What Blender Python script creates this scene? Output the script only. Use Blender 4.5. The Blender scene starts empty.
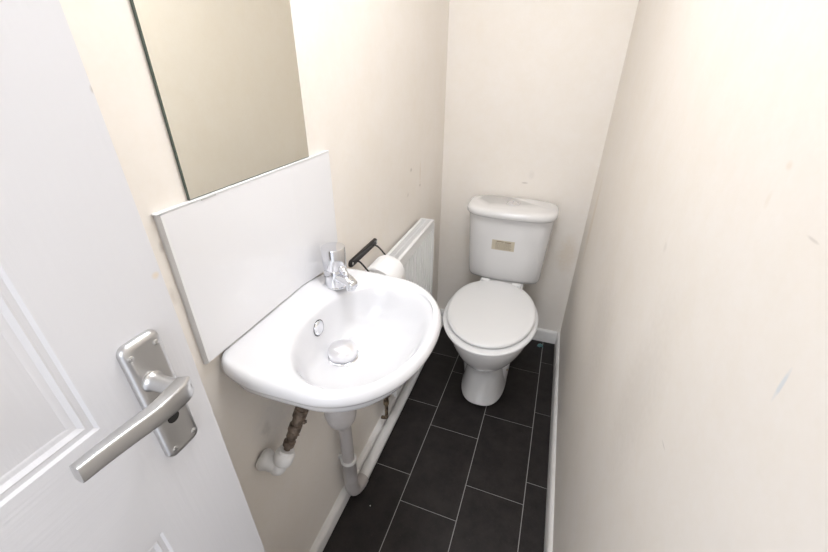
import bpy, bmesh, math, random
from mathutils import Vector, Matrix
from mathutils.bvhtree import BVHTree
random.seed(4)
S = bpy.context.scene
COL = S.collection
PI = math.pi
XL, XR, YB, YF, ZC = -0.515, 0.203, 1.905, -0.42, 2.30

# ---------------------------------------------------------------- materials
def new_mat(name):
    m = bpy.data.materials.new(name); m.use_nodes = True
    nt = m.node_tree
    return m, nt, nt.nodes['Principled BSDF']

def simple(name, col, rough=.5, metal=0., coat=0., spec=None, bump=None, var=None):
    m, nt, b = new_mat(name)
    b.inputs['Base Color'].default_value = (*col, 1)
    b.inputs['Roughness'].default_value = rough
    b.inputs['Metallic'].default_value = metal
    if coat:
        b.inputs['Coat Weight'].default_value = coat
        b.inputs['Coat Roughness'].default_value = .05
    if spec is not None: b.inputs['Specular IOR Level'].default_value = spec
    tc = nt.nodes.new('ShaderNodeTexCoord')
    if bump:
        sc, st, dist = bump
        mp = nt.nodes.new('ShaderNodeMapping')
        mp.inputs['Scale'].default_value = sc if isinstance(sc, tuple) else (sc, sc, sc)
        n = nt.nodes.new('ShaderNodeTexNoise'); n.inputs['Scale'].default_value = 1; n.inputs['Detail'].default_value = 4
        bp = nt.nodes.new('ShaderNodeBump'); bp.inputs['Strength'].default_value = st; bp.inputs['Distance'].default_value = dist
        nt.links.new(tc.outputs['Object'], mp.inputs['Vector']); nt.links.new(mp.outputs[0], n.inputs['Vector'])
        nt.links.new(n.outputs['Fac'], bp.inputs['Height']); nt.links.new(bp.outputs[0], b.inputs['Normal'])
    if var:
        sc, c2, lo, hi = var
        n = nt.nodes.new('ShaderNodeTexNoise'); n.inputs['Scale'].default_value = sc; n.inputs['Detail'].default_value = 5
        r = nt.nodes.new('ShaderNodeValToRGB')
        r.color_ramp.elements[0].position = lo; r.color_ramp.elements[0].color = (*col, 1)
        r.color_ramp.elements[1].position = hi; r.color_ramp.elements[1].color = (*c2, 1)
        nt.links.new(tc.outputs['Object'], n.inputs['Vector']); nt.links.new(n.outputs['Fac'], r.inputs['Fac'])
        nt.links.new(r.outputs[0], b.inputs['Base Color'])
    return m

def add_marks(nt, cur, marks):
    L = nt.links; tc = nt.nodes.new('ShaderNodeTexCoord')
    fine = nt.nodes.new('ShaderNodeTexNoise'); fine.inputs['Scale'].default_value = 70; fine.inputs['Detail'].default_value = 4
    L.new(tc.outputs['Object'], fine.inputs['Vector'])
    for (c, rad, colr, st) in marks:
        mp = nt.nodes.new('ShaderNodeMapping'); mp.vector_type = 'POINT'
        mp.inputs['Scale'].default_value = tuple(1 / q for q in rad)
        mp.inputs['Location'].default_value = tuple(-c[i] / rad[i] for i in range(3))
        L.new(tc.outputs['Object'], mp.inputs['Vector'])
        g = nt.nodes.new('ShaderNodeTexGradient'); g.gradient_type = 'SPHERICAL'
        L.new(mp.outputs[0], g.inputs['Vector'])
        mul = nt.nodes.new('ShaderNodeMath'); mul.operation = 'MULTIPLY'
        L.new(g.outputs['Fac'], mul.inputs[0]); L.new(fine.outputs['Fac'], mul.inputs[1])
        mr = nt.nodes.new('ShaderNodeMapRange'); mr.inputs['From Min'].default_value = .05; mr.inputs['From Max'].default_value = .35
        mr.inputs['To Max'].default_value = st
        L.new(mul.outputs[0], mr.inputs['Value'])
        mx = nt.nodes.new('ShaderNodeMixRGB'); L.new(mr.outputs[0], mx.inputs['Fac']); L.new(cur, mx.inputs['Color1'])
        mx.inputs['Color2'].default_value = (*colr, 1)
        cur = mx.outputs[0]
    return cur

def wall_mat(name, marks=()):
    """cream emulsion; marks = small scuffs and broad faint patches that stay on the wall: (centre, radii, colour, strength)"""
    m, nt, b = new_mat(name)
    L = nt.links
    tc = nt.nodes.new('ShaderNodeTexCoord')
    n = nt.nodes.new('ShaderNodeTexNoise'); n.inputs['Scale'].default_value = 3.2; n.inputs['Detail'].default_value = 6; n.inputs['Roughness'].default_value = .9
    L.new(tc.outputs['Object'], n.inputs['Vector'])
    r = nt.nodes.new('ShaderNodeValToRGB')
    r.color_ramp.elements[0].position = .35; r.color_ramp.elements[0].color = (.862, .806, .728, 1)
    r.color_ramp.elements[1].position = .62; r.color_ramp.elements[1].color = (.882, .835, .775, 1)
    L.new(n.outputs['Fac'], r.inputs['Fac'])
    cur = r.outputs[0]
    cur = add_marks(nt, cur, marks)
    L.new(cur, b.inputs['Base Color'])
    b.inputs['Roughness'].default_value = .55
    b.inputs['Specular IOR Level'].default_value = .35
    n2 = nt.nodes.new('ShaderNodeTexNoise'); n2.inputs['Scale'].default_value = 9; n2.inputs['Detail'].default_value = 8
    L.new(tc.outputs['Object'], n2.inputs['Vector'])
    bp = nt.nodes.new('ShaderNodeBump'); bp.inputs['Strength'].default_value = .25; bp.inputs['Distance'].default_value = .004
    L.new(n2.outputs['Fac'], bp.inputs['Height']); L.new(bp.outputs[0], b.inputs['Normal'])
    return m

GREY = (.42, .38, .33); TAN = (.62, .47, .28); BLUE = (.62, .68, .72); OCH = (.66, .55, .33)
M_wl = wall_mat('cream_wall_left', [
    ((XL, 1.434, 1.024), (.02, .016, .010), GREY, .45), ((XL, 1.548, .934), (.02, .010, .009), GREY, .65), ((XL, 1.548, .985), (.02, .008, .07), TAN, .35),
    ((XL, 1.399, .934), (.02, .014, .012), GREY, .30), ((XL, .360, 1.16), (.02, .006, .012), GREY, .5), ((XL, .352, 1.08), (.02, .006, .02), GREY, .3),
    ((XL, .485, .66), (.02, .085, .10), (.74, .72, .69), .6), ((XL, .455, .66), (.02, .02, .03), GREY, .3)])
M_wr = wall_mat('cream_wall_right', [
    ((XR, .312, 1.175), (.02, .0035, .022), BLUE, .6), ((XR, .445, 1.319), (.02, .008, .006), TAN, .2), ((XR, .454, 1.284), (.02, .006, .012), TAN, .12),
    ((XR, .366, 1.279), (.02, .012, .002), GREY, .35), ((XR, .43, .955), (.02, .012, .002), GREY, .35), ((XR, .98, .75), (.02, .20, .20), GREY, .12),
    ((XR, .57, .90), (.02, .12, .25), GREY, .10), ((XR, 1.7, .80), (.02, .05, .25), TAN, .22), ((XR, .694, 1.128), (.02, .012, .012), GREY, .15)])  # entries with wide radii are broad, faint grey and tan patches
M_wb = wall_mat('cream_wall_back', [((-.105, YB, .890), (.02, .02, .006), GREY, .45), ((-.08, YB, .93), (.02, .02, .03), GREY, .12), ((.15, YB, .55), (.06, .02, .14), TAN, .25)])
M_wf = wall_mat('cream_wall_front')
M_ceil = simple('ceiling_white', (.86, .85, .83), .9)
M_skirt = simple('skirting_gloss_white', (.80, .785, .76), .35, bump=(30, .15, .002), var=(9, (.70, .68, .64), .5, .75))
M_grout = simple('floor_grout', (.34, .33, .32), .8)
M_hall = simple('hall_carpet', (.30, .27, .24), .95)

def tile_mat():
    m, nt, b = new_mat('black_slate_tile'); L = nt.links
    tc = nt.nodes.new('ShaderNodeTexCoord')
    n = nt.nodes.new('ShaderNodeTexNoise'); n.inputs['Scale'].default_value = 14; n.inputs['Detail'].default_value = 9; n.inputs['Roughness'].default_value = .7
    L.new(tc.outputs['Object'], n.inputs['Vector'])
    r = nt.nodes.new('ShaderNodeValToRGB')
    r.color_ramp.elements[0].position = .35; r.color_ramp.elements[0].color = (.0105, .0085, .0085, 1)
    r.color_ramp.elements[1].position = .72; r.color_ramp.elements[1].color = (.029, .0245, .0235, 1)
    L.new(n.outputs['Fac'], r.inputs['Fac'])
    v = nt.nodes.new('ShaderNodeTexNoise'); v.inputs['Scale'].default_value = 260; v.inputs['Detail'].default_value = 2
    L.new(tc.outputs['Object'], v.inputs['Vector'])
    r2 = nt.nodes.new('ShaderNodeValToRGB'); r2.color_ramp.elements[0].position = .66; r2.color_ramp.elements[1].position = .78
    r2.color_ramp.elements[0].color = (0, 0, 0, 1); r2.color_ramp.elements[1].color = (.5, .5, .5, 1)
    L.new(v.outputs['Fac'], r2.inputs['Fac'])
    mx = nt.nodes.new('ShaderNodeMixRGB'); L.new(r2.outputs[0], mx.inputs['Fac']); L.new(r.outputs[0], mx.inputs['Color1'])
    mx.inputs['Color2'].default_value = (.09, .085, .08, 1)
    L.new(mx.outputs[0], b.inputs['Base Color'])
    b.inputs['Roughness'].default_value = .5
    b.inputs['Specular IOR Level'].default_value = .28
    bp = nt.nodes.new('ShaderNodeBump'); bp.inputs['Strength'].default_value = .3; bp.inputs['Distance'].default_value = .001
    L.new(n.outputs['Fac'], bp.inputs['Height']); L.new(bp.outputs[0], b.inputs['Normal'])
    return m
M_tile = tile_mat()
M_ceramic = simple('white_ceramic', (.755, .755, .77), .12, coat=.5)
M_pan = simple('white_vitreous_china', (.80, .79, .78), .14, coat=.4)
M_seat = simple('white_moulded_seat', (.85, .85, .845), .28)
M_plug = simple('bright_chrome', (.93, .93, .95), .35, 1.0)
M_chrome = simple('chrome', (.74, .75, .78), .07, 1.0)
M_alu = simple('satin_aluminium', (.60, .60, .60), .32, 1.0, bump=(400, .05, .0003))
M_alu_hi = simple('polished_aluminium', (.72, .72, .72), .18, 1.0)
M_dark = simple('dark_void', (.012, .011, .010), .7)
M_plastic = simple('white_plastic', (.72, .71, .69), .35)
M_fitting = simple('white_push_fit_plastic', (.82, .81, .79), .3)
M_waste = simple('waste_pipe_plastic', (.50, .475, .465), .4, var=(12, (.42, .39, .37), .45, .7))
M_brass = simple('tarnished_brass', (.22, .17, .13), .5, .5, bump=(120, .3, .001), var=(60, (.08, .06, .045), .42, .66))
M_brass2 = simple('dull_brass_valve', (.30, .24, .17), .4, .7, var=(70, (.10, .07, .05), .4, .6))
M_rad = simple('radiator_white_enamel', (.84, .84, .83), .3)
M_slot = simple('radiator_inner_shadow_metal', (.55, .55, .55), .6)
M_black = simple('black_wrought_metal', (.015, .013, .013), .38, .3)
M_paper = simple('toilet_tissue', (.93, .925, .92), .95, bump=(180, .3, .001))
M_card = simple('cardboard_core', (.45, .33, .22), .9)
M_splash = simple('white_splashback_gloss', (.86, .86, .875), .10, coat=.3)
M_trim = simple('white_tile_trim', (.83, .83, .83), .3)
M_joint = simple('pale_joint', (.80, .80, .80), .6)
M_door_v = simple('white_door_gloss_upright_grain', (.70, .70, .72), .33, bump=((160, 160, 7), .22, .0012))
M_door_h = simple('white_door_gloss_level_grain', (.70, .70, .72), .33, bump=((160, 7, 190), .30, .0012))
M_sticker = simple('yellowed_label_paper', (.60, .54, .42), .6)
M_ink = simple('faded_brown_print', (.33, .27, .20), .7)
M_teal = simple('teal_plastic', (.12, .24, .24), .4)
M_bit = simple('pale_crumb', (.75, .74, .72), .8)
M_edge = simple('mirror_glass_edge', (.10, .13, .11), .15)

for m_, in ((M_door_v,),):
    nt_ = m_.node_tree; b_ = nt_.nodes['Principled BSDF']; rgb = nt_.nodes.new('ShaderNodeRGB'); rgb.outputs[0].default_value = (.70, .70, .72, 1)
    nt_.links.new(add_marks(nt_, rgb.outputs[0], [((0, .262 + .398, 1.186), (.01, .006, .006), (.70, .55, .33), .5), ((0, .667, 1.375), (.01, .003, .005), GREY, .7)]), b_.inputs['Base Color'])

def mirror_mat():
    m, nt, b = new_mat('silvered_mirror_glass')
    b.inputs['Base Color'].default_value = (.92, .915, .845, 1); b.inputs['Metallic'].default_value = 1; b.inputs['Roughness'].default_value = .015
    return m
M_mirror = mirror_mat()

# ---------------------------------------------------------------- mesh helpers
def box(bm, x0, x1, y0, y1, z0, z1, mi=0, bev=0.):
    t = bmesh.new()
    bmesh.ops.create_cube(t, size=1)
    for v in t.verts:
        v.co = Vector(((x0 + x1) / 2 + v.co.x * (x1 - x0), (y0 + y1) / 2 + v.co.y * (y1 - y0), (z0 + z1) / 2 + v.co.z * (z1 - z0)))
    if bev: bmesh.ops.bevel(t, geom=t.edges[:], offset=bev, segments=3, profile=.5, affect='EDGES')
    for f in t.faces: f.material_index = mi
    merge(bm, t)

def merge(bm, t, mat=None):
    me = bpy.data.meshes.new('tmp'); t.to_mesh(me); t.free()
    if mat: me.transform(mat)
    bm.from_mesh(me); bpy.data.meshes.remove(me)

def loft(bm, rings, cap0=True, cap1=True, mi=0):
    """rings: lists of equally many points"""
    R = [[bm.verts.new(p) for p in r] for r in rings]
    n = len(R[0])
    for a, b in zip(R, R[1:]):
        for i in range(n):
            f = bm.faces.new((a[i], a[(i + 1) % n], b[(i + 1) % n], b[i])); f.material_index = mi
    if cap0: f = bm.faces.new(R[0][::-1]); f.material_index = mi
    if cap1: f = bm.faces.new(R[-1]); f.material_index = mi
    return R

def frame_of(d):
    d = Vector(d).normalized()
    a = Vector((0, 0, 1)) if abs(d.z) < .9 else Vector((1, 0, 0))
    u = d.cross(a).normalized(); return d, u, d.cross(u).normalized()

def lathe(bm, base, axis, prof, n=32, mi=0, cap=True):
    d, u, v = frame_of(axis); base = Vector(base)
    rings = [[base + d * h + (u * math.cos(2 * PI * i / n) + v * math.sin(2 * PI * i / n)) * r for i in range(n)] for r, h in prof]
    loft(bm, rings, cap, cap, mi)

def tube(bm, pts, r, n=14, mi=0):
    """sweep; r number or list"""
    pts = [Vector(p) for p in pts]
    rr = r if isinstance(r, (list, tuple)) else [r] * len(pts)
    rings = []; prev = None
    for i, p in enumerate(pts):
        d = (pts[min(i + 1, len(pts) - 1)] - pts[max(i - 1, 0)]).normalized()
        if prev is None: _, u, v = frame_of(d)
        else:
            u = (prev - d * prev.dot(d)).normalized(); v = d.cross(u)
        prev = u
        rings.append([p + (u * math.cos(2 * PI * k / n) + v * math.sin(2 * PI * k / n)) * rr[i] for k in range(n)])
    loft(bm, rings, True, True, mi)

def arc(pts, k=6):
    """Catmull-Rom resample"""
    P = [Vector(p) for p in pts]; P = [P[0]] + P + [P[-1]]; out = []
    for i in range(1, len(P) - 2):
        for j in range(k):
            t = j / k
            out.append(.5 * ((2 * P[i]) + (P[i + 1] - P[i - 1]) * t + (2 * P[i - 1] - 5 * P[i] + 4 * P[i + 1] - P[i + 2]) * t * t + (-P[i - 1] + 3 * P[i] - 3 * P[i + 1] + P[i + 2]) * t ** 3))
    out.append(P[-2]); return out

def rrect(a0, a1, b0, b1, r, k=6):
    out = []
    for (ca, cb, s) in ((a1 - r, b1 - r, 0), (a0 + r, b1 - r, 1), (a0 + r, b0 + r, 2), (a1 - r, b0 + r, 3)):
        for i in range(k + 1):
            t = PI / 2 * (s + i / k); out.append((ca + r * math.cos(t), cb + r * math.sin(t)))
    return out

def obj(name, bm, mats, parent=None, smooth=True, origin=None, bevel=0, subsurf=0, angle=35, label=None):
    bmesh.ops.recalc_face_normals(bm, faces=bm.faces[:])
    me = bpy.data.meshes.new(name); bm.to_mesh(me); bm.free()
    for m in (mats if isinstance(mats, (list, tuple)) else [mats]): me.materials.append(m)
    o = bpy.data.objects.new(name, me); COL.objects.link(o)
    if origin is not None:
        me.transform(Matrix.Translation(-Vector(origin))); o.location = origin
    if smooth:
        me.shade_smooth()
        if not subsurf: me.set_sharp_from_angle(angle=math.radians(angle))
    if bevel:
        b = o.modifiers.new('bevel', 'BEVEL'); b.width = bevel; b.segments = 3; b.limit_method = 'ANGLE'; b.angle_limit = math.radians(40)
    if subsurf:
        s = o.modifiers.new('subdivision', 'SUBSURF'); s.levels = s.render_levels = subsurf
    if parent is not None:
        w = Vector((0, 0, 0)); p = parent
        while p is not None: w += p.location; p = p.parent
        o.parent = parent
        o.location = Vector(o.location) - w
    if label: o['label'] = label
    return o

def thing(name, label, cat, loc, group=None):
    o = bpy.data.objects.new(name, None); COL.objects.link(o); o.location = loc; o.empty_display_size = .05
    o['label'] = label; o['category'] = cat
    if group: o['group'] = group
    return o
def tag(o, label, cat, group=None):
    o['label'] = label; o['category'] = cat
    if group: o['group'] = group
    return o
def struct(name, bm, m, **k):
    o = obj(name, bm, m, **k); o['kind'] = 'structure'; return o

# ---------------------------------------------------------------- room
def floor():
    bm = bmesh.new()
    box(bm, XL - .12, XR + .12, YF - .1, YB + .12, -.06, -.0012, 0)
    a = .01518; c, s = math.cos(a), math.sin(a); g = .0014; P = .357
    edges = [-.545, -.3275, -.1165, .0965, .31]
    # in the tile frame: x' = x c - y s ; y' = x s + y c
    offs = [.512, .406, .546, .638]
    for i in range(4):
        x0, x1 = edges[i] + g, edges[i + 1] - g
        for k in range(-4, 6):
            y0 = offs[i] + (k - 0) * P + g; y1 = y0 + P - 2 * g
            q = [(x0, y0), (x1, y0), (x1, y1), (x0, y1)]
            w = [(x * c + y * s, -x * s + y * c) for x, y in q]
            # clip to the room
            poly = w
            for ax, lim, sg in ((0, XL - .02, 1), (0, XR + .02, -1), (1, YF, 1), (1, YB + .02, -1)):
                out = []
                for j in range(len(poly)):
                    A, B = poly[j], poly[(j + 1) % len(poly)]
                    ia, ib = (A[ax] - lim) * sg >= 0, (B[ax] - lim) * sg >= 0
                    if ia: out.append(A)
                    if ia != ib:
                        t = (lim - A[ax]) / (B[ax] - A[ax]); out.append((A[0] + (B[0] - A[0]) * t, A[1] + (B[1] - A[1]) * t))
                poly = out
                if not poly: break
            if len(poly) < 3: continue
            loft(bm, [[(x, y, -.004) for x, y in poly], [(x, y, 0) for x, y in poly]], False, True, 1)
    return struct('floor', bm, [M_grout, M_tile], smooth=False)
floor()
T = .12
bm = bmesh.new(); box(bm, XL - T, XL, YF - T, YB + T, -.06, ZC); struct('wall_left', bm, M_wl, smooth=False)
bm = bmesh.new(); box(bm, XR, XR + T, YF - T, YB + T, -.06, ZC); struct('wall_right', bm, M_wr, smooth=False)
bm = bmesh.new(); box(bm, XL, XR, YB, YB + T, -.06, ZC); struct('wall_back', bm, M_wb, smooth=False)
bm = bmesh.new()
box(bm, XL, -.44, YF - T, YF, -.06, ZC); box(bm, -.44, XR, YF - T, YF, 2.01, ZC)
struct('wall_front', bm, M_wf, smooth=False)
bm = bmesh.new(); box(bm, XL - T, XR + T, YF - T, YB + T, ZC, ZC + .08); struct('ceiling', bm, M_ceil, smooth=False)
# door lining in the opening
bm = bmesh.new()
box(bm, -.4399, -.415, YF - T, YF + .002, 0, 2.009); box(bm, XR - .0251, XR - .0002, YF - T, YF + .002, 0, 2.009)
box(bm, -.415, XR - .0252, YF - T, YF + .002, 1.985, 2.009)
struct('trim_1', bm, M_skirt, bevel=.002)

def skirting(name, p, along, length, h=.078, t=.018):
    """p: wall foot point; profile with rounded top edge, extruded along a direction"""
    bm = bmesh.new()
    inn = {'l': (1, 0), 'r': (-1, 0), 'b': (0, -1)}[along]
    prof = [(0, 0), (t, 0), (t, h - .012), (t - .003, h - .005), (t - .008, h - .001), (0, h)]
    rings = []
    for q in (0, length):
        r = []
        for d, z in prof:
            if along == 'b': r.append((p[0] + q, p[1] - d, z))
            else: r.append((p[0] + inn[0] * d, p[1] + q, z))
        rings.append(r)
    loft(bm, rings)
    return struct(name, bm, M_skirt, angle=50)
skirting('baseboard_left', (XL, YF, 0), 'l', YB - YF, h=.052, t=.022)
skirting('baseboard_right', (XR, YF, 0), 'r', YB - YF, t=.015)
skirting('baseboard_back', (XL + .0221, YB, 0), 'b', XR - XL - .0372, t=.015)

# ---------------------------------------------------------------- door (opened against the left wall)
def make_door():
    xf, xb, y0, y1, z0, z1 = -.400, -.435, -.396, .271, .018, 1.975
    pan_y = [(-.276, -.104), (-.016, .153)]
    pan_z = [(.22, .862), (1.060, 1.62), (1.70, 1.87)]
    bm = bmesh.new()
    ys = sorted([y0, y1] + [q for p in pan_y for q in p]); zs = sorted([z0, z1] + [q for p in pan_z for q in p])
    for X, sg in ((xf, -1), (xb, 1)):
        for i in range(len(ys) - 1):
            for j in range(len(zs) - 1):
                if (ys[i], ys[i + 1]) in pan_y and (zs[j], zs[j + 1]) in pan_z: continue
                f = bm.faces.new([bm.verts.new((X, a, b)) for a, b in ((ys[i], zs[j]), (ys[i + 1], zs[j]), (ys[i + 1], zs[j + 1]), (ys[i], zs[j + 1]))])
                rail = not any(a <= zs[j] and zs[j + 1] <= b for a, b in pan_z)
                f.material_index = 1 if (rail and ys[i] >= pan_y[0][0] - 1e-6 and ys[i + 1] <= pan_y[1][1] + 1e-6) else 0
                if rail and ys[i] < pan_y[0][0]: f.material_index = 0
        for (a, b) in pan_y:
            for (c, d) in pan_z:
                steps = [(0, 0), (.002, .0003), (.005, .0030), (.0095, .0034), (.0115, .0026), (.016, .0058), (.020, .0062), (.0225, .0072), (.028, .0070), (.056, .0020), (.058, .0018)]
                rings = [[(X + sg * dp, a + o, c + o), (X + sg * dp, b - o, c + o), (X + sg * dp, b - o, d - o), (X + sg * dp, a + o, d - o)] for o, dp in steps]
                loft(bm, rings, False, True, 0)
    for q in (((xf, y0), (xb, y0)), ((xf, y1), (xb, y1))):
        (xa, ya), (xc, yc) = q
        bm.faces.new([bm.verts.new(p) for p in ((xa, ya, z0), (xc, yc, z0), (xc, yc, z1), (xa, ya, z1))])
    for z in (z0, z1):
        bm.faces.new([bm.verts.new(p) for p in ((xf, y0, z), (xb, y0, z), (xb, y1, z), (xf, y1, z))])
    bmesh.ops.remove_doubles(bm, verts=bm.verts[:], dist=1e-5)
    d = struct('door_1', bm, [M_door_v, M_door_h], origin=(xf, y0, 0), angle=22)
    # backplate with rounded corners, domed edge
    def plate(name, x0, sg):
        bm = bmesh.new()
        ya, yb_, za, zb = .1930, .2395, .953, 1.133
        rings = []
        for (ins, h) in ((0, 0), (0, .004), (.0012, .0068), (.004, .0088), (.007, .0092), (.010, .0088)):
            rings.append([(x0 + sg * h, a, b) for a, b in rrect(ya + ins, yb_ - ins, za + ins, zb - ins, max(.010 - ins * .5, .004))])
        loft(bm, rings)
        return obj(name, bm, M_alu, d, angle=60, label='satin silver backplate with keyhole')
    pl = plate('handle_plate', xf, 1)
    pl2 = plate('handle_plate', xb, -1)
    xs = xf + .0088
    for (y, z) in ((.2005, 1.1180), (.2310, 1.1180), (.2020, .967), (.2315, .967)):
        bm = bmesh.new()
        lathe(bm, (xs - .001, y, z), (1, 0, 0), [(.0038, 0), (.0038, .0014), (.0028, .0022), (.0012, .0024)], 20)
        for r in (0, PI / 2):
            t = bmesh.new(); box(t, 0, .0004, -.0022, .0022, -.0004, .0004)
            merge(bm, t, Matrix.Translation((xs + .0012, y, z)) @ Matrix.Rotation(r + .4, 4, 'X'))
        for f in bm.faces: f.material_index = 0
        obj('screw', bm, M_alu, pl)
    bm = bmesh.new()
    lathe(bm, (xs - .0008, .2155, 1.011), (1, 0, 0), [(.0078, 0), (.0078, .0012), (.0068, .0013)], 24)
    obj('keyhole', bm, M_dark, pl, label='dark round keyhole')
    # lever
    bm = bmesh.new()
    lathe(bm, (xs - .001, .2110, 1.077), (1, 0, 0), [(.0125, 0), (.0125, .003), (.0105, .0045), (.0098, .012), (.0098, .036), (.0095, .050)], 28)
    path = [(-.352, .2200, 1.0765), (-.347, .211, 1.0770), (-.344, .200, 1.0785), (-.341, .187, 1.0810), (-.3385, .170, 1.0835), (-.337, .145, 1.0880), (-.336, .120, 1.0915), (-.3355, .098, 1.0935)]
    size = [(.0075, .0105), (.0085, .0118), (.0085, .0120), (.0080, .0112), (.0074, .0104), (.0068, .0098), (.0062, .0094), (.0057, .0090)]
    P = arc(path, 4)
    rings = []
    for i, p in enumerate(P):
        d_ = (P[min(i + 1, len(P) - 1)] - P[max(i - 1, 0)]).normalized()
        up = Vector((0, 0, 1)); side = d_.cross(up).normalized(); up = side.cross(d_).normalized()
        t = i / 4; k = min(int(t), len(size) - 2); fr = t - k
        w = size[k][0] * (1 - fr) + size[k + 1][0] * fr; hh = size[k][1] * (1 - fr) + size[k + 1][1] * fr
        rings.append([p + side * a + up * b for a, b in rrect(-w, w, -hh, hh, .0026, 3)])
    loft(bm, rings)
    obj('lever_handle', bm, M_alu, pl, angle=50)
    # lever on the far face
    bm = bmesh.new()
    lathe(bm, (xb - .008, .2185, 1.072), (-1, 0, 0), [(.0125, 0), (.0098, .005), (.0098, .036)], 20)
    tube(bm, [(-.474, .226, 1.072), (-.476, .2, 1.074), (-.476, .15, 1.085), (-.475, .10, 1.09)], [.009, .010, .009, .007])
    obj('lever_handle', bm, M_alu, pl2)
    for z in (.25, 1.75):
        bm = bmesh.new(); lathe(bm, (-.402, -.404, z), (0, 0, 1), [(.006, 0), (.006, .09)], 14)
        obj('hinge', bm, M_alu, d)
    # the old door hangs a little out of plumb
    th = .0131
    d.rotation_euler = (th, 0, 0); d.location = d.location + Vector((0, 1.05 * th, -.008))
make_door()

# ---------------------------------------------------------------- splashback + mirror
t = thing('splashback', 'glossy white splashback panel on the wall between mirror and basin', 'splashback', (XL, .59, .936))
bm = bmesh.new(); pg = [(.3685, .936), (.655, .934), (.72, .926), (.8285, .914), (.8285, 1.2085), (.3685, 1.2085)]
loft(bm, [[(XL + .0005, y, z) for y, z in pg], [(XL + .0080, y, z) for y, z in pg], [(XL + .0088, .6 + (y - .6) * .9965, 1.07 + (z - 1.07) * .994) for y, z in pg]])
box(bm, XL + .0085, XL + .00892, .6735, .6748, .938, 1.206, 1)
obj('panel', bm, [M_splash, M_joint], t)
bm = bmesh.new()
loft(bm, [[(XL + .0005, y, z) for y, z in ((.3630, .935), (.3700, .9375), (.3700, 1.2075), (.3630, 1.2085))],
          [(XL + .005, y, z) for y, z in ((.3632, .935), (.3700, .9375), (.3700, 1.2075), (.3632, 1.2085))],
          [(XL + .0096, y, z) for y, z in ((.3665, .937), (.3705, .938), (.3705, 1.2065), (.3665, 1.207))]])
obj('edge_trim', bm, M_trim, t, angle=30)
bm = bmesh.new()
box(bm, XL + .0005, XL + .0098, .3600, .829, 1.2087, 1.2112, 0, .0008)
obj('top_trim', bm, M_trim, t)
bm = bmesh.new()
box(bm, XL + .0089, XL + .0099, .440, .470, 1.2068, 1.2086)
obj('gap', bm, M_slot, t, smooth=False, label='short dark gap under the top trim')

t = thing('wall_mirror', 'frameless rectangular mirror standing on the white splashback', 'mirror', (XL, .583, 1.2114))
bm = bmesh.new(); box(bm, XL + .0006, XL + .0046, .4235, .7505, 1.2114, 1.83)
obj('backing', bm, M_edge, t, smooth=False, label='dark greenish glass edge')
bm = bmesh.new(); box(bm, XL + .0046, XL + .0052, .4247, .7493, 1.2128, 1.8288)
obj('glass', bm, M_mirror, t, smooth=False)

# ---------------------------------------------------------------- basin
def superell(u, a, b, n):
    c, s = math.cos(u), math.sin(u)
    return math.copysign(abs(c) ** (2 / n), c) * a, math.copysign(abs(s) ** (2 / n), s) * b
NB = 120
def basin_outline(i, ins=0., shrink=1.0):
    u = 2 * PI * i / NB
    cx, cy = -.350, .606
    c, s = math.cos(u), math.sin(u)
    # front = ellipse, back = boxy with the wall side cut square
    b = (.2265 + .008 * max(0, -c) - (.010 * s if s > 0 else 0) - ins) * shrink
    if c >= 0:
        a = (.187 - ins) * shrink; n = 2.15
    else:
        a = (XL * -1 + cx) - .0002; n = 2.15 + (12 if s < 0 else 5) * min(1, -c * 1.6)
    r = 1 / ((abs(c) / a) ** n + (abs(s) / b) ** n) ** (1 / n)
    return cx + r * c, cy + r * s
BC = Vector((-.386, .606))
def bowl_outline(i, k, z_shift=0):
    u = 2 * PI * i / NB
    cx, cy = -.311, .592
    c, s = math.cos(u), math.sin(u); n = 2.35
    a = .132 if c >= 0 else .134; b = .181
    r = 1 / ((abs(c) / a) ** n + (abs(s) / b) ** n) ** (1 / n)
    x, y = cx + r * c, cy + r * s
    w = (1 - k)
    # shrink towards the drain
    tx = cx + (BC.x - cx) * min(1, w * 1.25); ty = cy + (BC.y - cy) * min(1, w * 1.25)
    nn = 1 / ((abs(c) / a) ** (2 + .35 * k) + (abs(s) / b) ** (2 + .35 * k)) ** (1 / (2 + .35 * k))
    q = k
    if k < .3:
        rr = .134 * k * 1.15
        mixv = k / .3
        rx = (nn * k) * mixv + rr * (1 - mixv)
        return tx + rx * c, ty + rx * s
    return tx + nn * k * c, ty + nn * k * s
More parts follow.
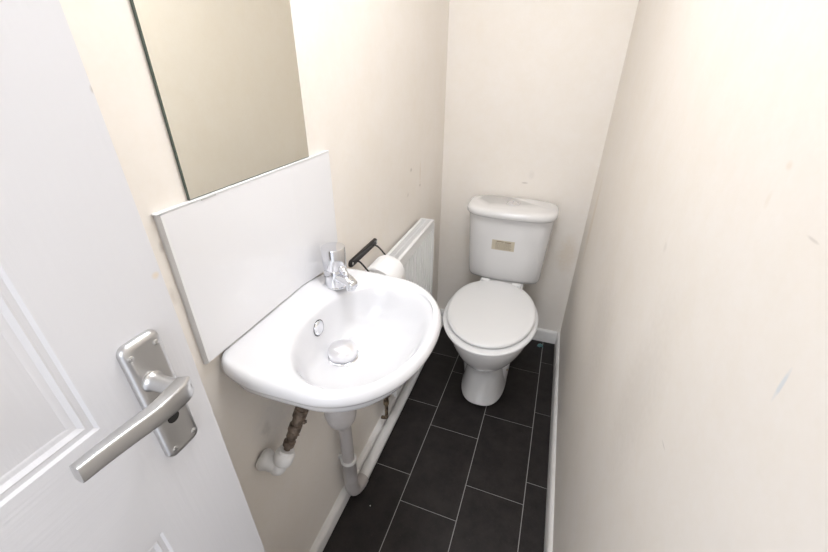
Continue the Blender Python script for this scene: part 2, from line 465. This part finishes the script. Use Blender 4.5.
def make_basin():
    bm = bmesh.new(); rings = []
    def O(ins, z, sh=1.0): rings.append([(*basin_outline(i, ins, sh), z) for i in range(NB)])
    def under(k, z):      # from outline to the round boss under the bowl
        r = []
        for i in range(NB):
            x, y = basin_outline(i, .012); u = 2 * PI * i / NB
            bx, by = BC.x - .014 + .036 * math.cos(u), BC.y - .018 + .036 * math.sin(u)
            kx = k ** 1.0
            r.append((x * (1 - k) + bx * k, y * (1 - k) + by * k, z))
        rings.append(r)
    under(1, .738); under(.985, .742); under(.93, .752); under(.8, .768); under(.62, .782); under(.45, .795); under(.30, .808); under(.18, .822); under(.09, .838)
    under(.045, .853); O(.017, .866); O(.004, .877); O(0, .886); O(.001, .896); O(.005, .9035); O(.011, .9075); O(.019, .9080)
    # deck falling gently to the bowl rim
    for k, z in ((.35, .9072), (.7, .9050), (.9, .9025)):
        r = []
        for i in range(NB):
            x, y = basin_outline(i, .019); X, Y = bowl_outline(i, 1.0)
            r.append((x * (1 - k) + X * k, y * (1 - k) + Y * k, z))
        rings.append(r)
    for k, z in ((1.0, .8995), (.965, .8935), (.93, .883), (.89, .866), (.84, .846), (.76, .826), (.64, .812), (.50, .803), (.36, .7975), (.25, .7945), (.19, .793), (.16, .788)):
        rings.append([(*bowl_outline(i, k), z) for i in range(NB)])
    def lift(p):
        t = max(0., min(1., (-.430 - p[0]) / .08)); t = t * t * (3 - 2 * t)
        w = max(0., min(1., (p[1] - .66) / .13)); t *= 1 - w * w * (3 - 2 * w)
        q = max(0., min(1., (p[2] - .84) / .05))
        return (p[0], p[1], p[2] + .024 * t * q)
    rings = [[lift(p) for p in r] for r in rings]
    loft(bm, rings)
    bmesh.ops.recalc_face_normals(bm, faces=bm.faces[:]); bm.normal_update()
    tree = BVHTree.FromBMesh(bm)
    o = obj('wash_basin', bm, M_ceramic, origin=(XL, .61, .738), subsurf=1)
    tag(o, 'white ceramic wall-hung wash basin with rounded front under the splashback', 'basin')
    # drain waste + dome plug
    bm = bmesh.new()
    lathe(bm, (BC.x, BC.y, .7925), (0, 0, 1), [(.037, 0), (.037, .0015), (.0345, .0032), (.031, .0035)], 40)
    obj('drain_ring', bm, M_chrome, o)
    bm = bmesh.new()
    lathe(bm, (BC.x, BC.y, .7955), (0, 0, 1), [(.028, 0), (.0325, .003), (.0335, .010), (.0325, .018), (.0285, .0245), (.0215, .029), (.012, .0318), (.003, .0326)], 40)
    obj('plug', bm, M_plug, o, angle=60, label='domed chrome plug in the bowl')
    # overflow
    hit = tree.ray_cast(Vector((-.36, .601, .864)), Vector((-1, 0, 0)))
    p, n = hit[0], hit[1]
    if n.x < 0: n = -n
    bm = bmesh.new()
    lathe(bm, p - n * .002, n, [(.0180, 0), (.0180, .004), (.0160, .0062), (.010, .0074), (.002, .0078)], 32)
    obj('overflow_cover', bm, M_chrome, o, angle=60, label='round chrome overflow cover')
    bm = bmesh.new(); lathe(bm, p - n * .0012, n, [(.0196, 0), (.0196, .0022)], 32)
    obj('overflow_hole', bm, M_dark, o)
    return o
make_basin()

# ---------------------------------------------------------------- mixer tap
def make_tap():
    c = Vector((-.456, .722, .9085))
    t = thing('mixer_tap', 'chrome cylindrical mixer tap standing on the corner of the basin', 'tap', c)
    bm = bmesh.new()
    lathe(bm, c, (0, 0, 1), [(.0280, 0), (.0295, .002), (.0295, .004), (.0278, .006), (.0278, .048), (.0272, .049)], 40)
    obj('body', bm, M_chrome, t)
    bm = bmesh.new()
    lathe(bm, c + Vector((0, 0, .049)), (0, 0, 1), [(.0265, 0), (.0265, .0012), (.0282, .002), (.0286, .006), (.0286, .054), (.0278, .0555), (.022, .0560), (.010, .0572), (.002, .0574)], 40)
    obj('handle_cap', bm, M_chrome, t)
    d = Vector((.90, -.43, 0)).normalized(); up = Vector((0, 0, 1))
    side = Vector((-d.y, d.x, 0))
    bm = bmesh.new(); rings = []
    for k, (s, z, w, h) in enumerate([(.008, .030, .0190, .017), (.024, .031, .0185, .0155), (.038, .032, .0175, .0135), (.052, .032, .0165, .0120), (.064, .031, .0150, .0110), (.072, .030, .0125, .0095), (.077, .029, .0075, .006)]):
        q = c + d * s + up * z
        rings.append([q + side * (w * math.cos(2 * PI * i / 24)) + up * (h * math.sin(2 * PI * i / 24)) for i in range(24)])
    loft(bm, rings)
    sp = obj('spout', bm, M_chrome, t, angle=60)
    bm = bmesh.new(); lathe(bm, c + d * .060 + up * .026, (0, 0, -1), [(.0125, 0), (.0125, .012), (.0105, .0135), (.009, .0125)], 28)
    obj('aerator', bm, M_chrome, sp)
    bm = bmesh.new()
    a = c + d * .020 + up * .058
    P = arc([a, a + d * .011 - up * .003, a + d * .020 - up * .008, a + d * .030 - up * .014], 4)
    tube(bm, P, [.0078, .0078, .0078, .0077, .0076, .0075, .0074, .0073, .0070, .0066, .0060, .0050, .003], 18)
    obj('lever', bm, M_chrome, t, angle=60)
    bm = bmesh.new(); lathe(bm, c + Vector((.0115, -.0236, .026)), Vector((.45, -.9, 0)), [(.0032, -.001), (.0032, .0012), (.002, .0014)], 16)
    obj('indicator_dot', bm, M_dark, t, label='small dark dot on the tap body')
make_tap()

# ---------------------------------------------------------------- waste: bottle trap and pipe
def make_waste():
    px, py = -.479, .716
    t = thing('waste_pipe', 'greyish white plastic bottle trap and waste pipe under the basin', 'waste pipe', (px, py, 0))
    bm = bmesh.new()
    lathe(bm, (BC.x - .014, BC.y - .018, .7378), (0, 0, -1), [(.030, 0), (.034, .002), (.034, .022), (.022, .024), (.022, .050), (.036, .052), (.040, .058), (.040, .070), (.041, .100), (.040, .122), (.036, .141), (.028, .155), (.015, .164), (.003, .167)], 36)
    obj('bottle_trap', bm, M_waste, t, angle=40)
    bm = bmesh.new()
    tube(bm, arc([(BC.x - .03, BC.y + .012, .655), (-.440, .680, .656), (-.460, .700, .652), (px, py, .628), (px, py, .58)], 6), .021, 20)
    obj('trap_outlet', bm, M_waste, t)
    bm = bmesh.new()
    lathe(bm, (px, py, .60), (0, 0, -1), [(.0205, 0), (.0205, .405)], 28)
    obj('upright_pipe', bm, M_waste, t)
    bm = bmesh.new()
    lathe(bm, (px, py, .222), (0, 0, -1), [(.0225, 0), (.0262, .001), (.0262, .010), (.0245, .012), (.0242, .075), (.0242, .10)], 28)
    tube(bm, arc([(px, py, .130), (px, py + .001, .075), (px + .002, py + .012, .045), (px + .006, py + .038, .031), (px + .007, py + .068, .027)], 6), .0243, 24)
    obj('elbow', bm, M_waste, t, angle=50)
    bm = bmesh.new()
    tube(bm, [(px + .007, py + .06, .026), (px + .008, 1.30, .022), (px + .008, YB - .02, .0215)], .0205, 24)
    obj('floor_pipe', bm, M_plastic, t, label='white waste pipe run along the skirting')
    bm = bmesh.new()
    lathe(bm, (px, py, .2195), (0, 0, 1), [(.0268, 0), (.0272, .004), (.0262, .008), (.0225, .009)], 28)
    box(bm, XL + .0002, px - .018, py - .006, py + .006, .217, .230)
    obj('pipe_clip', bm, M_plastic, t)
make_waste()

# ---------------------------------------------------------------- water supply
def make_supply():
    t = thing('supply_pipe', 'tarnished tap tail and valve rising from a white push-fit elbow under the basin', 'pipe', (XL, .425, .60))
    # elbow body out of the wall, turned up
    w = Vector((XL + .0002, .418, .612)); e = Vector((-.476, .424, .588)); u0 = Vector((-.462, .437, .612))
    bm = bmesh.new()
    lathe(bm, w, (e - w), [(.014, 0), (.021, .004), (.0245, .011), (.0240, .020), (.0195, .028), (.0175, .040)], 26)
    obj('push_fit_collar', bm, M_fitting, t, angle=50)
    bm = bmesh.new()
    bmesh.ops.create_uvsphere(bm, u_segments=24, v_segments=14, radius=.0205, matrix=Matrix.Translation(e + Vector((0, .002, -.002))))
    obj('elbow', bm, M_fitting, t)
    ax = (Vector((-.425, .497, .745)) - u0).normalized()
    bm = bmesh.new()
    lathe(bm, u0 - ax * .018, ax, [(.016, 0), (.0205, .003), (.0225, .008), (.0225, .026), (.0195, .030), (.017, .032), (.017, .038)], 26)
    obj('push_fit_collar', bm, M_fitting, t, angle=50)
    # valve chain
    b = u0 + ax * .018
    bm = bmesh.new()
    lathe(bm, b, ax, [(.0075, 0), (.0075, .012), (.013, .0125), (.0135, .024), (.0105, .026), (.0105, .034), (.0125, .036), (.0125, .050), (.0105, .052)], 6 * 3)
    q = b + ax * .040; _, u, v = frame_of(ax)
    lathe(bm, q - Vector((-.55, .83, 0)).normalized() * .016 * -1 - Vector((0, 0, 0)), Vector((.55, -.83, 0)), [(.005, 0), (.005, .004)], 12)
    obj('compression_nut', bm, M_brass, t)
    bm = bmesh.new()
    c0 = b + ax * .052
    lathe(bm, c0, ax, [(.0105, 0), (.0145, .001), (.0145, .016), (.011, .018), (.0125, .030), (.0125, .036), (.0155, .037), (.0155, .056), (.012, .058), (.012, .095)], 6 * 3)
    obj('isolating_valve', bm, M_brass, t)
    bm = bmesh.new()
    sd = Vector((.75, .55, -.1)).normalized()
    lathe(bm, c0 + ax * .020 + sd * .008, sd, [(.0055, 0), (.0055, .010), (.0035, .011), (.0035, .0135)], 14)
    lathe(bm, c0 - ax * .012 + sd * .006, sd, [(.004, 0), (.004, .009)], 14)
    obj('valve_stem', bm, M_brass, t)
make_supply()

# ---------------------------------------------------------------- radiator
def make_radiator():
    y0, y1, z0, z1 = 1.055, 1.526, .190, .796; xb, xf = -.500, -.440
    t = thing('radiator', 'white ribbed panel radiator on the left wall beside the toilet', 'radiator', (xb, (y0 + y1) / 2, z0))
    # front panel with upright flutes
    bm = bmesh.new(); n = 14; prof = []
    for k in range(n):
        a = y0 + .012 + (y1 - y0 - .024) * k / n; w = (y1 - y0 - .024) / n
        for f, d in ((0.02, 0), (.16, .0), (.22, -.0075), (.78, -.0075), (.84, 0), (.98, 0)):
            prof.append((a + w * f, d))
    prof = [(y0, 0)] + prof + [(y1, 0)]
    rings = []
    zz = [(z0, 0), (z0 + .03, 0), (z0 + .045, 1), (z1 - .055, 1), (z1 - .040, 0), (z1 - .012, 0)]
    for z, m_ in zz:
        front = [(xf + d * m_, y, z) for y, d in prof]
        back = [(xf - .012, y, z) for y, d in reversed(prof)]
        rings.append(front + back)
    loft(bm, rings)
    obj('front_panel', bm, M_rad, t, smooth=False)
    bm = bmesh.new(); box(bm, xb, xb + .010, y0 + .004, y1 - .004, z0, z1 - .012, 0, .003)
    obj('back_panel', bm, M_rad, t)
    bm = bmesh.new(); k = 0; y = y0 + .02
    while y < y1 - .02:
        box(bm, xb + .010, xf - .012, y, y + .0012, z0 + .03, z1 - .03); y += .014
    obj('convector_fins', bm, M_slot, t, smooth=False)
    for s in (y0 - .001, y1 - .0012):
        bm = bmesh.new(); box(bm, xb - .001, xf + .0012, s, s + .0022, z0 + .01, z1 - .001, 0, .0008)
        obj('side_panel', bm, M_rad, t)
    # top grille: frame, long bars and cross slots
    bm = bmesh.new()
    box(bm, xb - .001, xb + .009, y0, y1, z1 - .012, z1, 0, .0012); box(bm, xf - .011, xf + .0012, y0, y1, z1 - .012, z1, 0, .0012)
    box(bm, xb + .009, xf - .011, y0, y0 + .010, z1 - .006, z1 - .001); box(bm, xb + .009, xf - .011, y1 - .010, y1, z1 - .006, z1 - .001)
    y = y0 + .014
    while y < y1 - .012:
        box(bm, xb + .008, xf - .010, y, y + .0030, z1 - .0055, z1 - .0015); y += .0075
    box(bm, -.4715, -.4695, y0 + .01, y1 - .01, z1 - .0055, z1 - .001)
    obj('top_grille', bm, M_rad, t)
    for y in (y0 + .08, y1 - .08):
        bm = bmesh.new(); box(bm, XL + .0002, xb, y - .012, y + .012, z0 + .06, z1 - .06)
        obj('wall_bracket', bm, M_rad, t, smooth=False)
    # lockshield valve
    bm = bmesh.new()
    vx, vy = -.472, 1.020
    lathe(bm, (vx, y0 - .002, .215), (0, -1, 0), [(.011, 0), (.011, .012), (.013, .013), (.013, .022)], 6 * 3)
    lathe(bm, (vx, vy, .178), (0, 0, 1), [(.012, 0), (.012, .014), (.010, .016), (.010, .052), (.013, .053), (.013, .075), (.009, .078)], 18)
    obj('valve', bm, M_brass2, t, label='dull brass radiator valve')
    bm = bmesh.new()
    tube(bm, arc([(vx, vy, .19), (vx, vy, .11), (vx - .004, vy, .095), (XL + .02, vy, .09)], 5), .0075, 14)
    obj('valve_pipe', bm, M_brass2, t)
make_radiator()

# ---------------------------------------------------------------- toilet roll and holder
def make_roll():
    hx = XL + .006; rx, rz, ya, yb_ = -.452, .802, .942, 1.045
    t = thing('toilet_roll_holder', 'black metal toilet roll holder screwed to the left wall above the roll', 'toilet roll holder', (XL, .992, .868))
    bm = bmesh.new()
    out = rrect(.888, 1.080, .861, .883, .0108, 6)
    loft(bm, [[(XL + .0002, a, b) for a, b in out], [(XL + .006, a, b) for a, b in out],
              [(XL + .0085, a * .97 + .992 * .03, b * .9 + .872 * .1) for a, b in out]])
    obj('back_plate', bm, M_black, t, angle=45)
    for y in (.900, 1.069):
        bm = bmesh.new(); lathe(bm, (XL + .0075, y, .872), (1, 0, 0), [(.0048, 0), (.0048, .002), (.003, .0032)], 16)
        obj('screw', bm, M_alu_hi, t)
    for y, e in ((.932, .93), (1.057, 1.057)):
        bm = bmesh.new()
        tube(bm, arc([(XL + .007, y, .866), (XL + .018, y, .862), (XL + .032, e, .850), (XL + .046, e, .834), (rx - .004, e, .818), (rx, e, rz)], 6), .0028, 10)
        obj('arm', bm, M_black, t)
    bm = bmesh.new(); tube(bm, [(rx, .93, rz), (rx, 1.057, rz)], .0035, 12)
    obj('spindle', bm, M_black, t)
    c = Vector((rx, (ya + yb_) / 2, rz - .016))
    r = thing('toilet_roll', 'white toilet roll hanging from the black holder beside the radiator', 'toilet roll', c)
    bm = bmesh.new(); R = .0575; n = 48
    prof = [(.0205, ya), (.055, ya), (R, ya + .003), (R, yb_ - .003), (.055, yb_), (.0205, yb_)]
    loft(bm, [[(c.x + q * math.cos(2 * PI * i / n), y, c.z + q * math.sin(2 * PI * i / n)) for i in range(n)] for q, y in prof], False, False)
    obj('paper', bm, M_paper, r, angle=50)
    bm = bmesh.new()
    prof = [(.0203, ya + .001), (.0203, yb_ - .001), (.0192, yb_ - .001), (.0192, ya + .001)]
    R_ = loft(bm, [[(c.x + q * math.cos(2 * PI * i / n), y, c.z + q * math.sin(2 * PI * i / n)) for i in range(n)] for q, y in prof], False, False)
    obj('card_core', bm, M_card, r)
    # hanging sheet at the wall side
    bm = bmesh.new()
    A = [(c.x - R * math.cos(q) , c.z + R * math.sin(q)) for q in [PI / 2 * (1 - k / 6) for k in range(7)]] + [(c.x - R - .0002, c.z - .03), (c.x - R + .001, c.z - .075)]
    A = [(max(x, XL + .003), z) for x, z in A]
    loft(bm, [[(x, ya + .002, z + .0006) for x, z in A] + [(x + .0006, ya + .002, z) for x, z in reversed(A)],
              [(x, yb_ - .002, z + .0006) for x, z in A] + [(x + .0006, yb_ - .002, z) for x, z in reversed(A)]])
    obj('loose_sheet', bm, M_paper, r)
make_roll()

# ---------------------------------------------------------------- toilet
TX = -.138
NT = 96
def egg(hw, yf, yr, z, cx=TX, nf=2.0, nr=2.6, frac=.52):
    yc = yf + (yr - yf) * frac; out = []
    for i in range(NT):
        u = 2 * PI * i / NT; c, s = math.cos(u), math.sin(u)
        b = (yc - yf) if s < 0 else (yr - yc); n = nf if s < 0 else nr
        r = 1 / ((abs(c) / hw) ** n + (abs(s) / b) ** n) ** (1 / n)
        out.append((cx + r * c, yc + r * s, z))
    return out
def make_toilet():
    t = thing('toilet', 'white close-coupled toilet with lid down against the back wall', 'toilet', (TX, 1.6, 0))
    bm = bmesh.new()
    rings = [egg(.106, 1.293, 1.70, 0, nf=2.6, nr=4), egg(.107, 1.293, 1.70, .012, nf=2.6, nr=4), egg(.104, 1.300, 1.70, .022, nf=2.6, nr=4), egg(.099, 1.316, 1.70, .05, nf=2.6, nr=4), egg(.095, 1.334, 1.70, .10, nf=2.6, nr=4),
             egg(.092, 1.342, 1.70, .145, nf=2.6, nr=4), egg(.093, 1.336, 1.70, .170, nf=2.6, nr=4), egg(.100, 1.320, 1.71, .190), egg(.112, 1.296, 1.71, .212), egg(.132, 1.262, 1.71, .242),
             egg(.150, 1.229, 1.71, .278), egg(.164, 1.204, 1.71, .315), egg(.175, 1.186, 1.71, .350), egg(.182, 1.175, 1.71, .38), egg(.184, 1.172, 1.71, .398), egg(.182, 1.175, 1.705, .408), egg(.172, 1.19, 1.69, .411)]
    loft(bm, rings)
    pan = obj('pan', bm, M_pan, t, subsurf=1)
    # rear shelf carrying the cistern
    bm = bmesh.new()
    R = []
    for hw, yf, z in ((.085, 1.64, .20), (.10, 1.62, .30), (.108, 1.60, .36), (.108, 1.60, .425), (.104, 1.604, .431)):
        R.append([(TX + a, b, z) for a, b in rrect(-hw, hw, yf, 1.880, .03, 6)])
    loft(bm, R)
    obj('cistern_shelf', bm, M_pan, t, angle=50)
    # side wings of the foot with bolt hole
    for s in (-1, 1):
        bm = bmesh.new()
        rings = []
        for z, w, yf in ((0, .106, 1.46), (.02, .107, 1.455), (.07, .108, 1.44), (.14, .111, 1.42), (.19, .113, 1.41), (.225, .10, 1.43)):
            rings.append([(TX + s * q, y, z) for q, y in ((.02, yf - .02), (w - .035, yf - .004), (w - .018, yf + .004), (w - .004, yf + .022), (w, yf + .05), (w, 1.69), (.02, 1.70))])
        loft(bm, rings)
        wg = obj('foot_wing', bm, M_pan, t, angle=50)
        bm = bmesh.new()
        lathe(bm, (TX + s * .1035, 1.436, .135), (s * .75, -.65, 0), [(.0055, -.003), (.0055, .0035), (.004, .004)], 16)
        obj('bolt_hole', bm, M_ink, wg, label='small brown fixing hole')
    # seat ring and lid
    def se(hw, yf, yr, z): return egg(hw, yf, yr, z, cx=TX - .004, nr=2.25, frac=.50)
    bm = bmesh.new()
    loft(bm, [se(.191, 1.166, 1.700, .4125), se(.199, 1.157, 1.704, .415), se(.2025, 1.153, 1.706, .421), se(.2015, 1.154, 1.705, .428), se(.196, 1.160, 1.700, .4325)])
    obj('seat', bm, M_seat, t, subsurf=1)
    bm = bmesh.new()
    loft(bm, [se(.180, 1.192, 1.690, .4335), se(.185, 1.185, 1.697, .4350), se(.1890, 1.180, 1.701, .438), se(.1895, 1.179, 1.702, .443), se(.187, 1.183, 1.700, .449), se(.178, 1.195, 1.690, .4525), se(.15, 1.225, 1.66, .4545), se(.08, 1.33, 1.58, .456), se(.02, 1.42, 1.48, .4564)])
    obj('lid', bm, M_seat, t, subsurf=1)
    bm = bmesh.new()
    bm.free()
    for s in (-1, 1):
        bm = bmesh.new(); lathe(bm, (TX + s * .075 - .02, 1.703, .440), (1, 0, 0), [(.010, 0), (.011, .002), (.011, .038), (.010, .040)], 20)
        obj('hinge', bm, M_seat, t)
    # cistern
    def cist(hw, yf, z, yb_=1.892, cx=TX, e=0.):
        yc = 1.795; out = []
        for i in range(200):
            u = 2 * PI * i / 200; u = math.atan2(math.sin(u) * .55, math.cos(u)); c, s = math.cos(u), math.sin(u)
            if s < 0: b, n = yc - yf, 3.2
            else: b, n = yb_ - yc, 4.5
            r = 1 / ((abs(c) / hw) ** n + (abs(s) / b) ** n) ** (1 / n)
            out.append((cx + r * c, yc + r * s, z))
        return out
    bm = bmesh.new()
    loft(bm, [cist(0.1590, 1.748, .4315), cist(0.1710, 1.735, .436), cist(0.1770, 1.727, .447), cist(0.1790, 1.722, .46), cist(0.1830, 1.708, .55), cist(0.1880, 1.697, .65), cist(0.1940, 1.690, .74), cist(0.1950, 1.689, .776)])
    ci = obj('cistern', bm, M_pan, t, angle=60)
    bm = bmesh.new()
    loft(bm, [cist(0.1920, 1.686, .7765), cist(0.2020, 1.672, .779), cist(0.2060, 1.665, .786), cist(0.2067, 1.663, .797), cist(0.2055, 1.665, .806), cist(0.2010, 1.672, .8125), cist(0.1920, 1.684, .8158), cist(0.1740, 1.703, .817)])
    obj('cistern_lid', bm, M_pan, t, angle=60)
    bm = bmesh.new()
    lathe(bm, (-.139, 1.800, .8165), (0, 0, 1), [(.031, 0), (.031, .003), (.0295, .0048), (.0265, .0048), (.0262, .003)], 36)
    bt = obj('flush_button_ring', bm, M_chrome, t)
    for s in (-1, 1):
        bm = bmesh.new()
        prof = [(.0245 * math.cos(a), .0245 * math.sin(a)) for a in [-PI / 2 + PI * k / 16 for k in range(17)]]
        pts = [(-.139 + s * (x + .0010), 1.800 + y) for x, y in prof]
        loft(bm, [[(x, y, .8175) for x, y in pts], [(x, y, .8208) for x, y in pts], [(-.139 + (x + .139) * .9 + s * .001, 1.8 + (y - 1.8) * .93, .8216) for x, y in pts]])
        obj('flush_button', bm, M_chrome, bt, angle=50)
    # yellowed sticker on the cistern front: a thin sheet following its bow
    tree_o = None
    bm = bmesh.new()
    me = ci.data; tmp = bmesh.new(); tmp.from_mesh(me); tmp.transform(Matrix.Translation((TX, 1.6, 0)) @ Matrix.Translation(ci.location)) if False else None
    base = Vector((TX, 1.6, 0)) + Vector(ci.location)
    for v in tmp.verts: v.co += base
    tr = BVHTree.FromBMesh(tmp)
    x0, x1, z0, z1 = -.203, -.098, .616, .668
    def surf(x, z, off): 
        h = tr.ray_cast(Vector((x, 1.4, z)), Vector((0, 1, 0)))
        return (x, h[0].y - off, z)
    n = 10
    def patch(bm, a0, a1, b0, b1, o0, o1, mi):
        F = [[surf(a0 + (a1 - a0) * i / n, z, o1) for i in range(n + 1)] for z in (b0, b1)]
        K = [[surf(a0 + (a1 - a0) * i / n, z, o0) for i in range(n + 1)] for z in (b0, b1)]
        loft(bm, [F[0] + K[0][::-1], F[1] + K[1][::-1]], mi=mi)
    patch(bm, x0, x1, z0, z1, -.0002, .0005, 0)
    random.seed(9)
    for zz, w in ((.6610, (.20, .52)), (.6590, (.56, .84))):
        patch(bm, x0 + (x1 - x0) * w[0], x0 + (x1 - x0) * w[1], zz - .0024, zz + .0024, .0002, .0008, 1)
    for zz in (.6520, .6460, .6400, .6340, .6280, .6225):
        a = x0 + .018
        while a < x1 - .020:
            w = random.uniform(.004, .011); patch(bm, a, min(a + w, x1 - .014), zz - .0009, zz + .0009, .0002, .0008, 1); a += w + .002
    obj('instruction_label', bm, [M_sticker, M_ink], ci, smooth=False, label='small yellowed paper label with faded print')
    tmp.free()
make_toilet()

# ---------------------------------------------------------------- bits on the floor
bm = bmesh.new()
random.seed(2)
pts = [(.094, 1.838), (.108, 1.832), (.118, 1.840), (.128, 1.832), (.126, 1.846), (.112, 1.853), (.100, 1.850)]
loft(bm, [[(x, y, .0003) for x, y in pts], [(x * .9 + .011, y * .9 + .184, .010 + .003 * (i % 2)) for i, (x, y) in enumerate(pts)], [(x * .4 + .0664, y * .4 + 1.105, .016) for x, y in pts]])
o = obj('plastic_scrap', bm, M_teal, origin=(.111, 1.842, 0), angle=20)
tag(o, 'small teal plastic scrap on the floor by the back skirting', 'scrap')
bm = bmesh.new()
bmesh.ops.create_icosphere(bm, subdivisions=1, radius=.0026, matrix=Matrix.Translation((-.4095, .7125, .0016)) @ Matrix.Scale(.6, 4, (0, 0, 1)))
for v in bm.verts: v.co += Vector((random.uniform(-.0006, .0006), random.uniform(-.0006, .0006), 0))
o = obj('crumb', bm, M_bit, origin=(-.4095, .7125, 0), smooth=False)
tag(o, 'tiny white crumb on the black tile in front of the waste pipe', 'crumb')

# ---------------------------------------------------------------- added ceiling fill light, daylight from the hall
LX, LY = -.13, .68
t = thing('added_ceiling_light', 'round white ceiling light added out of view to light the room', 'ceiling light', (LX, LY, ZC))  # unseen fixture, added overhead to brighten the room
bm = bmesh.new(); lathe(bm, (LX, LY, ZC - .0005), (0, 0, -1), [(.20, 0), (.20, .020), (.195, .024)], 48)
obj('base', bm, M_plastic, t)
m, nt, b = new_mat('added_light_diffuser'); b.inputs['Base Color'].default_value = (.9, .9, .9, 1)
b.inputs['Emission Color'].default_value = (.930, .948, 1, 1); b.inputs['Emission Strength'].default_value = 20
bm = bmesh.new(); lathe(bm, (LX, LY, ZC - .0245), (0, 0, -1), [(.19, 0), (.188, .012), (.17, .026), (.13, .040), (.07, .048), (.01, .050)], 48)
obj('diffuser', bm, m, t)

# daylight reaching the open doorway from the hall
def area(name, loc, target, sx, sy, power, col):
    l = bpy.data.lights.new(name, 'AREA'); l.shape = 'RECTANGLE'; l.size = sx; l.size_y = sy; l.energy = power; l.color = col
    o = bpy.data.objects.new(name, l); COL.objects.link(o); o.location = loc
    o.rotation_euler = (Vector(target) - Vector(loc)).to_track_quat('-Z', 'Y').to_euler(); return o
area('hall_daylight', (-.1, -1.1, 1.7), (-.15, 1.2, .9), .8, 1.0, 6, (.93, .96, 1.0))

w = bpy.data.worlds.new('world'); S.world = w; w.use_nodes = True
w.node_tree.nodes['Background'].inputs['Color'].default_value = (.90, .92, 1, 1)
w.node_tree.nodes['Background'].inputs['Strength'].default_value = .9

# ---------------------------------------------------------------- camera
yaw, pitch, roll, F = -.335367031, .509877926, .00642921469, 385.92
f = Vector((math.sin(yaw) * math.cos(pitch), math.cos(yaw) * math.cos(pitch), -math.sin(pitch)))
r = Vector((math.cos(yaw), -math.sin(yaw), 0)); u = r.cross(f)
r2 = r * math.cos(roll) + u * math.sin(roll); u2 = -r * math.sin(roll) + u * math.cos(roll)
cam = bpy.data.cameras.new('camera'); co = bpy.data.objects.new('camera', cam); COL.objects.link(co)
co.matrix_world = Matrix(((r2.x, u2.x, -f.x, 0), (r2.y, u2.y, -f.y, 0), (r2.z, u2.z, -f.z, 1.4), (0, 0, 0, 1)))
cam.sensor_width = 36; cam.lens = 36 * F / 828; cam.clip_start = .01
S.camera = co
S.view_settings.view_transform = 'Standard'; S.view_settings.look = 'None'; S.view_settings.gamma = 1
S.view_settings.use_curve_mapping = False; S.view_settings.exposure = 0.58
